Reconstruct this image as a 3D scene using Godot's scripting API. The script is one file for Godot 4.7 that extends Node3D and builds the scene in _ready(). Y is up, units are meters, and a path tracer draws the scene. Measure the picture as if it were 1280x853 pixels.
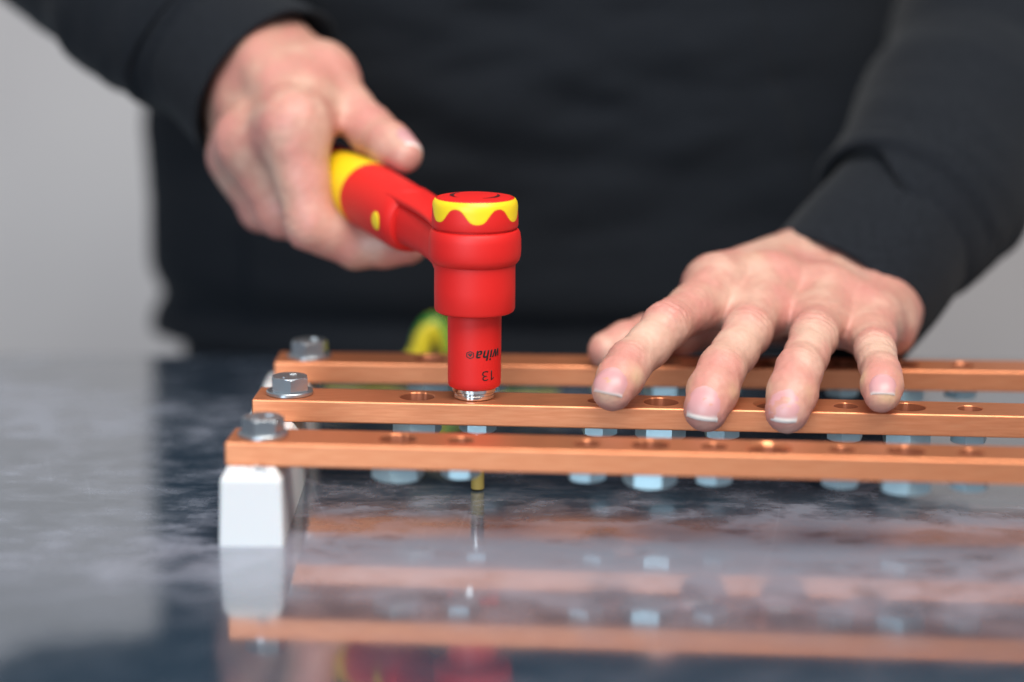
extends Node3D
# Close-up: two hands, an insulated ratchet and three copper busbars on a polished dark worktop. Metres, y up.

const MM := 0.001
const BAR_TOP := 0.034
const BAR_THICK := 0.008
var M := {}

func _ready() -> void:
	# ---------- camera: 84 mm lens, wide open, focused on the middle busbar
	var pitch := deg_to_rad(12.0)
	var roll := deg_to_rad(0.45)
	var fw := Vector3(0, -sin(pitch), -cos(pitch))
	var rt := Vector3.RIGHT
	var up := rt.cross(fw)
	var r2 := rt * cos(roll) + up * sin(roll)
	var u2 := up * cos(roll) - rt * sin(roll)
	var cam := Camera3D.new()
	cam.name = "camera"
	cam.near = 0.05
	cam.far = 30.0
	cam.transform = Transform3D(Basis(r2, u2, -fw), Vector3(0, 0.23, 0.83))
	cam.fov = rad_to_deg(2.0 * atan(12.0 / 83.7))
	var lens := CameraAttributesPhysical.new()
	lens.exposure_aperture = 2.7
	lens.frustum_focus_distance = 0.838
	lens.frustum_focal_length = 83.7
	cam.attributes = lens
	add_child(cam)
	cam.current = true
	# ---------- surroundings and lamps: soft daylight from large windows above and in front, plus an added wall fill
	var env := Environment.new()
	env.background_mode = Environment.BG_COLOR
	env.background_color = Color(0.50, 0.52, 0.55)
	env.tonemap_mode = Environment.TONE_MAPPER_LINEAR
	env.tonemap_exposure = 1.0
	env.sdfgi_enabled = true
	env.ssao_enabled = true
	env.ssil_enabled = true
	var we := WorldEnvironment.new()
	we.name = "world_environment"
	we.environment = env
	add_child(we)
	area_light("ceiling_lamp", Vector3(0.25, 1.35, 0.75), Vector3(0.0, 0.05, -0.05), Vector2(1.3, 0.9), 3.3, Color(1.0, 0.965, 0.92))
	area_light("window_light", Vector3(-0.75, 0.75, 1.9), Vector3(0, 0.05, 0), Vector2(1.3, 1.1), 2.0, Color(0.86, 0.94, 1.0))
	area_light("added_wall_fill", Vector3(0.0, 2.0, -0.75), Vector3(0, 0.1, -1.6), Vector2(2.0, 0.3), 1.5, Color(1.0, 0.97, 0.96))  # unseen lamp, added only to lighten the back wall
	materials()
	setting()
	var bars := [
		["front", Vector3(-0.0944, 0, 0.0715), 3.66, 0.0209, 0.0563, "front copper busbar, nearest the camera, out of focus"],
		["middle", Vector3(-0.0921, 0, 0.0108), 3.4, 0.0217, 0.0580, "middle copper busbar in focus, under the fingertips and the red socket"],
		["back", Vector3(-0.0902, 0, -0.0501), 1.3, 0.0225, 0.0588, "rear copper busbar farthest from the camera, under the thumb"],
	]
	for b in bars: busbar(b[1], b[2], b[3], b[4], b[5])
	var spots := [
		[bars[0], 0.0112, 12.0, "zinc hex bolt with washer at left end of the front busbar, blurred in the foreground"],
		[bars[1], 0.0122, 38.0, "zinc hex bolt with washer at left end of the middle busbar, sharp"],
		[bars[2], 0.0125, 22.0, "zinc hex bolt with washer at left end of the rear busbar, blurred"],
	]
	for s in spots: bolt(bar_point(s[0][1], s[0][2], s[1], 0.0), s[2], s[3])
	ratchet()
	cable()
	person()

# ------------------------------------------------------------------ helpers
func area_light(called: String, at: Vector3, aim: Vector3, size: Vector2, energy: float, c: Color) -> void:
	var l := AreaLight3D.new()
	l.name = called
	l.area_size = size
	l.light_color = c
	l.light_energy = energy
	l.area_normalize_energy = false
	l.shadow_enabled = true
	l.area_range = 8.0
	l.transform = Transform3D(Basis.looking_at(aim - at), at)
	add_child(l, true)

func thing(called: String, label: String, category: String, at := Vector3.ZERO, group := "") -> Node3D:
	var o := Node3D.new()
	o.name = called
	add_child(o, true)
	o.position = at
	o.set_meta("label", label)
	o.set_meta("category", category)
	if group != "": o.set_meta("group", group)
	return o

func put(called: String, mesh: Mesh, m: Material, parent: Node) -> MeshInstance3D:
	var o := MeshInstance3D.new()
	o.name = called
	o.mesh = mesh
	o.material_override = m
	parent.add_child(o, true)
	return o

func noise(freq: float, octaves := 4, seed_ := 1) -> FastNoiseLite:
	var n := FastNoiseLite.new()
	n.noise_type = FastNoiseLite.TYPE_SIMPLEX_SMOOTH
	n.frequency = freq
	n.fractal_octaves = octaves
	n.seed = seed_
	return n

func noise_tex(size: int, freq: float, octaves: int, seed_: int, as_normal := false, bump := 4.0, ramp: Gradient = null) -> NoiseTexture2D:
	var t := NoiseTexture2D.new()
	t.width = size
	t.height = size
	t.seamless = true
	t.noise = noise(freq, octaves, seed_)
	t.as_normal_map = as_normal
	if as_normal: t.bump_strength = bump
	if ramp: t.color_ramp = ramp
	return t

func ramp(a: Color, b: Color, c: Color, mid := 0.5) -> Gradient:
	var g := Gradient.new()
	g.offsets = PackedFloat32Array([0.15, mid, 0.85])
	g.colors = PackedColorArray([a.linear_to_srgb(), b.linear_to_srgb(), c.linear_to_srgb()])
	return g

func mat(c: Color, rough: float, metal := 0.0) -> StandardMaterial3D:
	var m := StandardMaterial3D.new()
	m.albedo_color = c.linear_to_srgb()
	m.roughness = rough
	m.metallic = metal
	return m

func triplanar(m: StandardMaterial3D, s: Vector3) -> void:
	m.uv1_triplanar = true
	m.uv1_scale = s

func materials() -> void:
	# copper: drawn bar stock, faint lengthwise grain, slight tarnish
	var cu := mat(Color(1, 1, 1), 1.0, 0.80)
	cu.albedo_texture = noise_tex(512, 0.012, 4, 11, false, 0, ramp(Color(0.69, 0.248, 0.116), Color(0.73, 0.275, 0.132), Color(0.76, 0.305, 0.150)))
	cu.roughness_texture = noise_tex(512, 0.02, 4, 12, false, 0, ramp(Color(0.125, 0.125, 0.125), Color(0.155, 0.155, 0.155), Color(0.20, 0.20, 0.20)))
	cu.roughness_texture_channel = BaseMaterial3D.TEXTURE_CHANNEL_GRAYSCALE
	cu.normal_enabled = true
	cu.normal_texture = noise_tex(512, 0.03, 4, 13, true, 3.0)
	cu.normal_scale = 0.10
	triplanar(cu, Vector3(9, 110, 110))
	M.copper = cu
	var bore := mat(Color(0.26, 0.080, 0.038), 0.65, 0.5)            # walls of the drilled holes, copper painted darker for the shade inside
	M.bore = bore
	var zn := mat(Color(0.47, 0.52, 0.56), 0.28, 0.9)
	zn.normal_enabled = true
	zn.normal_texture = noise_tex(256, 0.02, 3, 21, true, 4.0)
	zn.normal_scale = 0.25
	triplanar(zn, Vector3(90, 90, 90))
	M.zinc = zn
	M.nut = zn.duplicate()
	M.nut.albedo_color = Color(0.44, 0.61, 0.67).linear_to_srgb()
	M.nut.roughness = 0.38
	M.nut.metallic = 0.75
	M.chrome = mat(Color(0.78, 0.77, 0.75), 0.16, 1.0)
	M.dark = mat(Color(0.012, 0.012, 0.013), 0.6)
	var red := mat(Color(0.63, 0.010, 0.008), 0.5)
	red.normal_enabled = true
	red.normal_texture = noise_tex(256, 0.06, 3, 31, true, 2.0)
	red.normal_scale = 0.12
	triplanar(red, Vector3(120, 120, 120))
	M.red = red
	M.red_soft = red.duplicate()
	M.red_soft.roughness = 0.5
	M.yellow = mat(Color(0.84, 0.60, 0.012), 0.4)
	M.dull_yellow = mat(Color(0.30, 0.23, 0.06), 0.6)
	M.print = mat(Color(0.012, 0.008, 0.008), 0.45)
	M.print_faint = mat(Color(0.045, 0.008, 0.008), 0.5)
	var white := mat(Color(0.62, 0.635, 0.66), 0.5)
	white.subsurf_scatter_enabled = true
	white.subsurf_scatter_strength = 0.1
	white.normal_enabled = true
	white.normal_texture = noise_tex(256, 0.03, 4, 41, true, 2.0)
	white.normal_scale = 0.2
	triplanar(white, Vector3(60, 60, 60))
	M.white = white
	# skin: colours come with the vertices; fine relief from two noises
	var sk := mat(Color(1, 1, 1), 0.46)
	sk.vertex_color_use_as_albedo = true
	sk.subsurf_scatter_enabled = true
	sk.subsurf_scatter_strength = 0.07
	sk.normal_enabled = true
	sk.normal_texture = noise_tex(512, 0.035, 4, 51, true, 3.5)
	sk.normal_scale = 0.75
	triplanar(sk, Vector3(70, 70, 70))
	M.skin = sk
	var nl := mat(Color(1, 1, 1), 0.38)
	nl.vertex_color_use_as_albedo = true
	nl.clearcoat_enabled = true
	nl.clearcoat = 0.08
	M.nail = nl
	var cl := mat(Color(1, 1, 1), 0.92)
	cl.albedo_texture = noise_tex(512, 0.02, 5, 61, false, 0, ramp(Color(0.0068, 0.0086, 0.0120), Color(0.0090, 0.0111, 0.0153), Color(0.0115, 0.0140, 0.0190)))
	cl.metallic_specular = 0.25
	cl.rim_enabled = true
	cl.rim = 0.10
	cl.rim_tint = 0.3
	cl.normal_enabled = true
	cl.normal_texture = noise_tex(512, 0.09, 3, 62, true, 5.0)
	cl.normal_scale = 0.55
	triplanar(cl, Vector3(28, 28, 28))
	M.cloth = cl
	var tr := cl.duplicate()
	tr.albedo_texture = null
	tr.albedo_color = Color(0.012, 0.013, 0.017).linear_to_srgb()
	M.trousers = tr
	var wl := mat(Color(1, 1, 1), 0.85)
	wl.albedo_texture = noise_tex(512, 0.006, 4, 71, false, 0, ramp(Color(0.565, 0.545, 0.55), Color(0.60, 0.58, 0.585), Color(0.63, 0.61, 0.61)))
	triplanar(wl, Vector3(0.6, 0.6, 0.6))
	M.wall = wl
	var cb := mat(Color(1, 1, 1), 0.42)
	cb.vertex_color_use_as_albedo = true
	M.cable = cb

# a strip surface through rows of points; closed round when wrap is set
func skin_rows(st: SurfaceTool, rows: Array, wrap: bool, colour = null) -> void:
	var base := 0
	var nr := rows.size()
	var nc: int = rows[0].size()
	for i in nr:
		for j in nc:
			if colour != null: st.set_color(colour.call(i, j))
			st.add_vertex(rows[i][j])
	var last := nc if wrap else nc - 1
	for i in nr - 1:
		for j in last:
			var j2 := (j + 1) % nc
			var a := base + i * nc + j
			var b := base + i * nc + j2
			var c := base + (i + 1) * nc + j2
			var d := base + (i + 1) * nc + j
			st.add_index(a); st.add_index(b); st.add_index(c)
			st.add_index(a); st.add_index(c); st.add_index(d)

func rows_mesh(rows: Array, wrap: bool, colour = null) -> ArrayMesh:
	var st := SurfaceTool.new()
	st.begin(Mesh.PRIMITIVE_TRIANGLES)
	skin_rows(st, rows, wrap, colour)
	st.generate_normals()
	return st.commit()

# profile of (radius, height) points turned round y; corners sharper than 30 degrees stay crisp
func lathe(prof: Array, seg := 64) -> ArrayMesh:
	var st := SurfaceTool.new()
	st.begin(Mesh.PRIMITIVE_TRIANGLES)
	var n := prof.size()
	var segn: Array[Vector2] = []
	for i in n - 1:
		var d: Vector2 = (prof[i + 1] - prof[i]).normalized()
		segn.append(Vector2(d.y, -d.x))
	for i in n - 1:
		var n0: Vector2 = segn[i]
		var n1: Vector2 = segn[i]
		if i > 0 and segn[i - 1].dot(segn[i]) > 0.86: n0 = (segn[i - 1] + segn[i]).normalized()
		if i < n - 2 and segn[i + 1].dot(segn[i]) > 0.86: n1 = (segn[i + 1] + segn[i]).normalized()
		for k in seg:
			var a0 := TAU * k / seg
			var a1 := TAU * (k + 1) / seg
			var q := [[prof[i], n0, a0], [prof[i], n0, a1], [prof[i + 1], n1, a1], [prof[i + 1], n1, a0]]
			for t in [0, 2, 1, 0, 3, 2]:
				var e = q[t]
				var ca := cos(e[2])
				var sa := sin(e[2])
				st.set_normal(Vector3(e[1].x * sa, e[1].y, e[1].x * ca))
				st.add_vertex(Vector3(e[0].x * sa, e[0].y, e[0].x * ca))
	return st.commit()

func mm2(list: Array) -> Array:
	var out := []
	for p in list: out.append(Vector2(p[0], p[1]) * MM)
	return out

# box with rounded edges, centred
func round_box(size: Vector3, r: float, seg := 3) -> ArrayMesh:
	var st := SurfaceTool.new()
	st.begin(Mesh.PRIMITIVE_TRIANGLES)
	var h := size / 2.0 - Vector3.ONE * r
	var cs := []
	for i in seg + 1: cs.append(tan(PI / 4 * (float(i) / seg) - PI / 4))
	var axis_pts := []
	for i in seg + 1: axis_pts.append([-1.0, cs[i]])
	for i in seg + 1: axis_pts.append([1.0, -cs[seg - i]])
	var N := axis_pts.size()
	for ax in 3:
		for sg in [-1.0, 1.0]:
			var e0 := Vector3.ZERO; e0[ax] = sg
			var e1 := Vector3.ZERO; e1[(ax + 1) % 3] = 1.0
			var e2 := Vector3.ZERO; e2[(ax + 2) % 3] = 1.0
			for i in N - 1:
				for j in N - 1:
					var q := []
					for c in [[i, j], [i + 1, j], [i + 1, j + 1], [i, j + 1]]:
						var p = axis_pts[c[0]]
						var s = axis_pts[c[1]]
						var core: Vector3 = e0 * h[ax] + e1 * (p[0] * h[(ax + 1) % 3]) + e2 * (s[0] * h[(ax + 2) % 3])
						var d: Vector3 = (e0 + e1 * p[1] + e2 * s[1]).normalized()
						q.append([(core + d * r).snapped(Vector3.ONE * 1e-7), d])
					var order: Array = [0, 2, 1, 0, 3, 2] if sg > 0 else [0, 1, 2, 0, 2, 3]
					for k in order:
						st.set_normal(q[k][1])
						st.add_vertex(q[k][0])
	return st.commit()

# sweep along a path with elliptical rings; shape(i, angle) scales the radius
func sweep_rows(path: Array, radii: Array, flat: Vector3, seg: int, shape = null) -> Array:
	var rows := []
	var side := Vector3.ZERO
	for i in path.size():
		var t: Vector3 = (path[mini(i + 1, path.size() - 1)] - path[maxi(i - 1, 0)]).normalized()
		if i == 0:
			side = t.cross(flat).normalized()
		else:
			side = (side - t * side.dot(t)).normalized()
		var nrm := side.cross(t).normalized()
		var row := []
		for k in seg:
			var a := TAU * k / seg
			var f := 1.0
			if shape != null: f = shape.call(i, a)
			row.append(path[i] + (side * cos(a) * radii[i].x + nrm * sin(a) * radii[i].y) * f)
		rows.append(row)
	return rows

func resample(pts: Array, vals: Array, n: int) -> Array:
	var cv := Curve3D.new()
	var cnt := pts.size()
	for i in cnt:
		var tan_: Vector3 = (pts[mini(i + 1, cnt - 1)] - pts[maxi(i - 1, 0)]) / 6.0
		cv.add_point(pts[i], -tan_, tan_)
	var outp := []
	var outv := []
	for i in n:
		var f := float(i) / (n - 1) * (cnt - 1)
		var k := mini(int(f), cnt - 2)
		outp.append(cv.sample(k, f - k))
		var w := f - k
		w = w * w * (3.0 - 2.0 * w) if true else w
		outv.append(vals[k].lerp(vals[k + 1], f - k))
	return [outp, outv]

# ------------------------------------------------------------------ setting
func setting() -> void:
	# back wall
	var wm := BoxMesh.new()
	wm.size = Vector3(6, 3.2, 0.1)
	var w := put("wall", wm, M.wall, self)
	w.position = Vector3(0, 0.8, -1.65)
	w.set_meta("kind", "structure")
	w.set_meta("label", "plain light grey wall far behind the worker, out of focus")
	# worktop: 30 mm polished dark slab; its smears and scuffs are in the textures
	var t := thing("worktop", "polished dark blue-grey worktop with cloudy smears and fine scratches", "worktop")
	var rows := []
	var xs := [-1.0, -0.45, -0.2, 0.0, 0.2, 0.45, 1.0]
	var zs := [0.75, 0.25, 0.1, 0.0, -0.1, -0.214]
	var st := SurfaceTool.new()
	st.begin(Mesh.PRIMITIVE_TRIANGLES)
	for z in zs:
		for x in xs:
			st.set_uv(Vector2((x + 0.45) / 0.9, (z + 0.225) / 0.475))
			st.set_normal(Vector3.UP)
			st.add_vertex(Vector3(x, 0, z))
	for i in zs.size() - 1:
		for j in xs.size() - 1:
			var a := i * xs.size() + j
			for k in [a, a + 7, a + 8, a, a + 8, a + 1]: st.add_index(k)
	var top := st.commit()
	put("top_surface", top, table_material(), t)
	var edge := []
	for q in [[-0.214, 0.0], [-0.2185, -0.0008], [-0.2215, -0.003], [-0.2235, -0.007], [-0.2235, -0.026], [-0.2205, -0.03], [0.75, -0.03], [0.75, 0.0]]:
		var row := []
		for x in [-1.0, 0.0, 1.0]: row.append(Vector3(x, q[1], q[0]))
		edge.append(row)
	put("slab_edge", rows_mesh(edge, false), mat(Color(0.03, 0.036, 0.042), 0.2), t)
	# white plastic support rails under the bar ends
	for s in [[-0.08545, "white plastic support block under the left ends of the busbars"], [0.262, "white plastic support block under the right ends of the busbars, out of frame"]]:
		var o := thing("support_block", s[1], "support block", Vector3(s[0], 0, 0), "white support blocks under the busbars")
		var bm := support_mesh(21.5, 26.0, 77.0, -72.0)
		put("block", bm, M.white, o)
		if s[0] < 0:
			var bur := SurfaceTool.new()
			bur.begin(Mesh.PRIMITIVE_TRIANGLES)
			var rg := RandomNumberGenerator.new()
			rg.seed = 5
			for k in 9:
				var c := Vector3(rg.randf_range(-1.5, 5.5), 25.6 + rg.randf_range(0, 0.5), 73.5 + rg.randf_range(0, 2.0)) * MM
				var pth := []
				var rad := []
				for i in 5:
					pth.append(c + Vector3(i * 0.5 * rg.randf_range(-1, 1), i * 0.16, i * 0.4 * rg.randf_range(-0.4, 1)) * MM)
					rad.append(Vector2(0.22, 0.14) * MM)
				bur.append_from(rows_mesh(sweep_rows(pth, rad, Vector3(0.3, 1, 0.2).normalized(), 5), true), 0, Transform3D.IDENTITY)
			put("burr", bur.commit(), M.white, o)

func support_mesh(w: float, h: float, z1: float, z0: float) -> ArrayMesh:
	# drafted block with chamfered upper edges: rings of a rounded rectangle
	var rows := []
	var rings := [[0.0, 0.0, 1.2], [0.3, 0.0, 1.2], [h - 4.5, 0.5, 1.6], [h - 3.6, 0.7, 1.8], [h - 0.5, 2.5, 2.2], [h, 3.2, 2.2]]
	for r in rings:
		var ring := []
		var hx: float = w / 2 - r[1]
		var hz0: float = z0 + r[1]
		var hz1: float = z1 - r[1]
		var cr: float = r[2]
		for c in [[1, hz1], [1, hz0], [-1, hz0], [-1, hz1]]:
			var sx: float = c[0]
			var sz := 1.0 if c[1] == hz1 else -1.0
			for k in 5:
				var t := PI / 2 * k / 4
				var a := t if (sx > 0) == (sz > 0) else PI / 2 - t
				# walk each corner in the same turning sense
				if sx > 0 and sz > 0: a = PI / 2 - t
				elif sx > 0: a = t
				elif sz < 0: a = PI / 2 - t
				else: a = t
				ring.append(Vector3(sx * (hx - cr + cr * cos(a)), r[0], c[1] + sz * (-cr + cr * sin(a))) * MM)
		rows.append(ring)
	var st := SurfaceTool.new()
	st.begin(Mesh.PRIMITIVE_TRIANGLES)
	st.set_smooth_group(-1)
	for i in rows.size() - 1:
		for j in 20:
			var j2 := (j + 1) % 20
			for p in [rows[i][j], rows[i][j2], rows[i + 1][j2], rows[i][j], rows[i + 1][j2], rows[i + 1][j]]: st.add_vertex(p)
	var topc := Vector3(0, h, (z0 + z1) / 2) * MM
	for j in 20:
		for p in [topc, rows[-1][j], rows[-1][(j + 1) % 20]]: st.add_vertex(p)
	st.generate_normals()
	return st.commit()

func table_material() -> StandardMaterial3D:
	var W := 2048
	var H := 1024
	var a := noise(0.0045, 5, 101)
	var cloud := a.get_image(W, H, false, false, false)          # broad smears, stretched across
	var b := noise(0.022, 5, 102)
	var fine := b.get_image(W, H, false, false, false)
	var c := noise(0.12, 2, 103)
	var grain := c.get_image(W, H, false, false, false)
	var dn := noise(0.055, 4, 104)
	var D := dn.get_image(W, H, false, false, false).get_data()          # scuffs
	var A := cloud.get_data()
	var B := fine.get_data()
	var G := grain.get_data()
	var col := PackedByteArray()
	col.resize(W * H * 3)
	var rou := PackedByteArray()
	rou.resize(W * H)
	var dust := PackedFloat32Array()
	dust.resize(W * H)
	var rg := RandomNumberGenerator.new()
	rg.seed = 77
	# hairline scratches and specks, drawn into a plane of their own
	for k in 900:
		var x := rg.randf_range(0, W)
		var y := rg.randf_range(0, H)
		var ang := rg.randf_range(-0.35, 0.35) + (PI / 2 if rg.randf() < 0.15 else 0.0)
		var ln := rg.randf_range(15, 90) if k > 24 else rg.randf_range(150, 480)
		var s := rg.randf_range(0.08, 0.34)
		var bend := rg.randf_range(-0.0018, 0.0018)
		for i in int(ln):
			x += cos(ang)
			y += sin(ang)
			ang += bend
			var xi := int(x)
			var yi := int(y)
			if xi > 0 and yi > 0 and xi < W - 1 and yi < H - 1: dust[yi * W + xi] = maxf(dust[yi * W + xi], s * rg.randf_range(0.4, 1.0))
	# one long curved scratch on the left
	for i in 1500:
		var fx := lerpf(320.0, 860.0, i / 1499.0)
		var fy := 674.0 + 26.0 * (fx - 420.0) / 240.0 + 3.0 * sin(fx * 0.02)
		var si := rg.randf_range(0.25, 0.55) * (1.0 if fx < 760.0 else 0.35)
		dust[int(fy) * W + int(fx)] = si
	for k in 14000:
		var xi := rg.randi_range(1, W - 2)
		var yi := rg.randi_range(1, H - 2)
		dust[yi * W + xi] = maxf(dust[yi * W + xi], rg.randf_range(0.05, 0.4))
	for y in H:
		for x in W:
			var i := y * W + x
			# smears are longer across the bench than along it
			var ia := y * W + (x >> 1) + 300
			if (x >> 1) + 300 >= W: ia = i
			var v: float = A[ia] / 255.0
			var f: float = B[y * W + x * 3 / 4] / 255.0
			var g: float = G[i] / 255.0
			var m := clampf((v - 0.42) * 2.6, 0.0, 1.0) * (0.35 + 0.9 * f)
			m = m * 0.6 + clampf((f - 0.40) * 2.2, 0.0, 1.0) * (0.25 + 0.5 * v) + 0.06 * g
			var sc: float = D[y * W + x / 3 + 200] / 255.0
			m += clampf((sc - 0.50) * 3.2, 0.0, 1.0) * (0.12 + 0.45 * clampf((v - 0.35) * 2.0, 0.0, 1.0)) * (0.5 + g)
			m *= 1.0 - 0.72 * smoothstep(680.0, 820.0, y + (v - 0.5) * 120.0)       # the front of the bench has been wiped clean
			# rubbed patch of dried residue in front of the bars
			var dx := (x - 1130.0) / 260.0
			var dy := (y - 655.0 + (f - 0.5) * 150.0) / 60.0
			var q := dx * dx + dy * dy
			if q < 4.0: m += exp(-q * 1.2) * (0.45 + 1.5 * clampf((sc - 0.40) * 2.5, 0.0, 1.0))
			# the wiped film over the middle of the bench
			var ex := (x - 1240.0) / 420.0
			var ey := (y - 690.0 + (v - 0.5) * 120.0) / 118.0
			var qq := ex * ex + ey * ey
			var film := 0.0
			if qq < 4.0: film = exp(-qq * qq * 0.7) * (0.30 + 0.55 * clampf((f - 0.3) * 2.0, 0.0, 1.0)) * 1.15
			var s0: float = clampf(m * (0.8 + 0.4 * g), 0.0, 1.0) * 0.19
			m = clampf((m + film) * (0.8 + 0.4 * g), 0.0, 1.0)
			var s1 := maxf(m * 0.23 - s0, 0.0)                                 # film is faintly pink, smears faintly blue
			s0 += dust[i] * 0.30
			col[i * 3] = int(clampf(sqrt(0.0240 + s0 * 0.88 + s1 * 1.04), 0, 1) * 255)
			col[i * 3 + 1] = int(clampf(sqrt(0.0480 + s0 * 0.96 + s1 * 0.87), 0, 1) * 255)
			col[i * 3 + 2] = int(clampf(sqrt(0.0780 + s0 * 1.16 + s1 * 0.98), 0, 1) * 255)
			rou[i] = int(clampf(0.10 - 0.05 * smoothstep(760.0, 860.0, y) + m * 0.36 + g * 0.02, 0, 1) * 255)
	var ic := Image.create_from_data(W, H, false, Image.FORMAT_RGB8, col)
	var ir := Image.create_from_data(W, H, false, Image.FORMAT_L8, rou)
	var m := StandardMaterial3D.new()
	m.albedo_texture = ImageTexture.create_from_image(ic)
	m.roughness = 1.0
	m.roughness_texture = ImageTexture.create_from_image(ir)
	m.roughness_texture_channel = BaseMaterial3D.TEXTURE_CHANNEL_GRAYSCALE
	m.metallic_specular = 1.0
	m.clearcoat_enabled = true
	m.clearcoat = 1.0
	m.clearcoat_roughness = 0.08
	return m

# ------------------------------------------------------------------ busbars, nuts, bolts
func bar_point(start: Vector3, yaw: float, along: float, back: float) -> Vector3:
	var c := cos(deg_to_rad(yaw))
	var s := sin(deg_to_rad(yaw))
	return Vector3(start.x + c * along + s * (0.01 + back), BAR_TOP, start.z + s * along - c * (0.01 + back))

func hex_r(a: float, af: float) -> float:
	var k := fposmod(a + PI / 6, PI / 3) - PI / 6
	return af / 2.0 / cos(k)

# hexagon prism standing on y 0, chamfered at the top (and bottom), optional bore open at the top
func hex_mesh(af: float, h: float, bore: float, both := false) -> ArrayMesh:
	var seg := 72
	var rc := af * 0.49
	var ys := [0.0, 0.35, 0.7, 1.0, h - 1.0, h - 0.7, h - 0.4, h - 0.15, h]
	var rows := []
	for y in ys:
		var ring := []
		for k in seg:
			var a := TAU * k / seg
			var r := hex_r(a, af)
			r = minf(r, rc + (h - y) * 1.9)
			if both: r = minf(r, rc + y * 1.9)
			ring.append(Vector3(sin(a) * r, y, cos(a) * r) * MM)
		rows.append(ring)
	var inner := []
	var floor_ := []
	for k in seg:
		var a := TAU * k / seg
		inner.append(Vector3(sin(a) * bore, h, cos(a) * bore) * MM)
		floor_.append(Vector3(sin(a) * bore, 1.0, cos(a) * bore) * MM)
	rows.append(inner)
	rows.append(floor_)
	var st := SurfaceTool.new()
	st.begin(Mesh.PRIMITIVE_TRIANGLES)
	st.set_smooth_group(-1)
	for i in rows.size() - 1:
		for j in seg:
			var j2 := (j + 1) % seg
			for p in [rows[i][j], rows[i][j2], rows[i + 1][j2], rows[i][j], rows[i + 1][j2], rows[i + 1][j]]: st.add_vertex(p)
	for e in [[rows[0], 0.0, true], [floor_, 1.0, false]]:
		for j in seg:
			var tri := [Vector3(0, e[1] * MM, 0), e[0][(j + 1) % seg], e[0][j]]
			if not e[2]: tri = [tri[0], tri[2], tri[1]]
			for p in tri: st.add_vertex(p)
	st.generate_normals()
	return st.commit()

var nut_large: ArrayMesh
var nut_small: ArrayMesh
var plug_mesh: ArrayMesh

func csg_cyl(parent: Node, at: Vector3, r0: float, r1: float, y0: float, y1: float, m0: Material) -> void:
	var m := CylinderMesh.new()
	m.top_radius = r1
	m.bottom_radius = r0
	m.height = y1 - y0
	m.radial_segments = 48
	m.rings = 0
	var c := CSGMesh3D.new()
	c.mesh = m
	c.operation = CSGShape3D.OPERATION_SUBTRACTION
	c.material = m0
	c.position = at + Vector3(0, (y0 + y1) / 2, 0)
	parent.add_child(c, true)

func busbar(start: Vector3, yaw: float, step: float, first: float, label: String) -> void:
	var L := 0.37
	var at := bar_point(start, yaw, 0.0, 0.0)
	var t := thing("busbar", label, "busbar", at, "copper busbars")
	t.rotation.y = -deg_to_rad(yaw)
	var body := CSGCombiner3D.new()
	body.name = "bar"
	t.add_child(body, true)
	var bx := CSGMesh3D.new()
	bx.mesh = round_box(Vector3(L, BAR_THICK, 0.020), 0.0007, 3)
	bx.position = Vector3(L / 2, -BAR_THICK / 2, 0)
	bx.material = M.copper
	body.add_child(bx, true)
	if nut_large == null:
		nut_large = hex_mesh(15.6, 5.2, 5.2)
		nut_small = hex_mesh(11.6, 4.0, 3.6)
		plug_mesh = lathe(mm2([[0, -4.2], [3.2, -4.2], [3.6, -4.6], [3.6, -9.5], [0, -9.5]]), 24)
	var k := 0
	for n in [0, 1, 3, 4, 5, 6, 7, 8, 9, 11, 12]:
		var large: bool = n % 4 == 0
		var x: float = first + step * n - (0.003 if n == 6 else 0.0)
		if x > L - 0.03: continue
		var r := 0.0062 if large else 0.0043
		if n == 6: r = 0.0068
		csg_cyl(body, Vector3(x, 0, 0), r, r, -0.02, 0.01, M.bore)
		csg_cyl(body, Vector3(x, 0, 0), r - 0.0002, r + 0.0009, -0.0005, 0.0006, M.copper)
		if n == 6:
			csg_cyl(body, Vector3(x, 0, 0), r - 0.0004, r + 0.0018, -0.0017, 0.0006, M.copper)
			continue
		var nut := put("hex_nut", nut_large if large else nut_small, M.nut, t)
		nut.rotation = Vector3(PI, 0.35 + 0.21 * k + 0.5 * (k % 3), 0)
		nut.position = Vector3(x, -BAR_THICK - 0.0001, 0)
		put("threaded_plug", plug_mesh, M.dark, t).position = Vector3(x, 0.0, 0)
		k += 1
		if first == 0.0580 and n == 1:                                  # the screw being driven, hanging below with a yellow sleeve
			put("screw_shank", lathe(mm2([[0, -25.0], [2.1, -25.0], [2.5, -24.6], [2.5, -12.0], [0, -12.0]]), 24), M.chrome, t).position = Vector3(x, 0.0, 0)
			put("screw_sleeve", lathe(mm2([[0, -33.6], [2.1, -33.6], [2.4, -33.2], [2.4, -24.0], [2.6, -23.6], [0, -23.6]]), 24), M.dull_yellow, t).position = Vector3(x, 0.0, 0)
	csg_cyl(body, Vector3(0.0118, 0, 0), 0.0046, 0.0046, -0.02, 0.01, M.bore)

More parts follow.
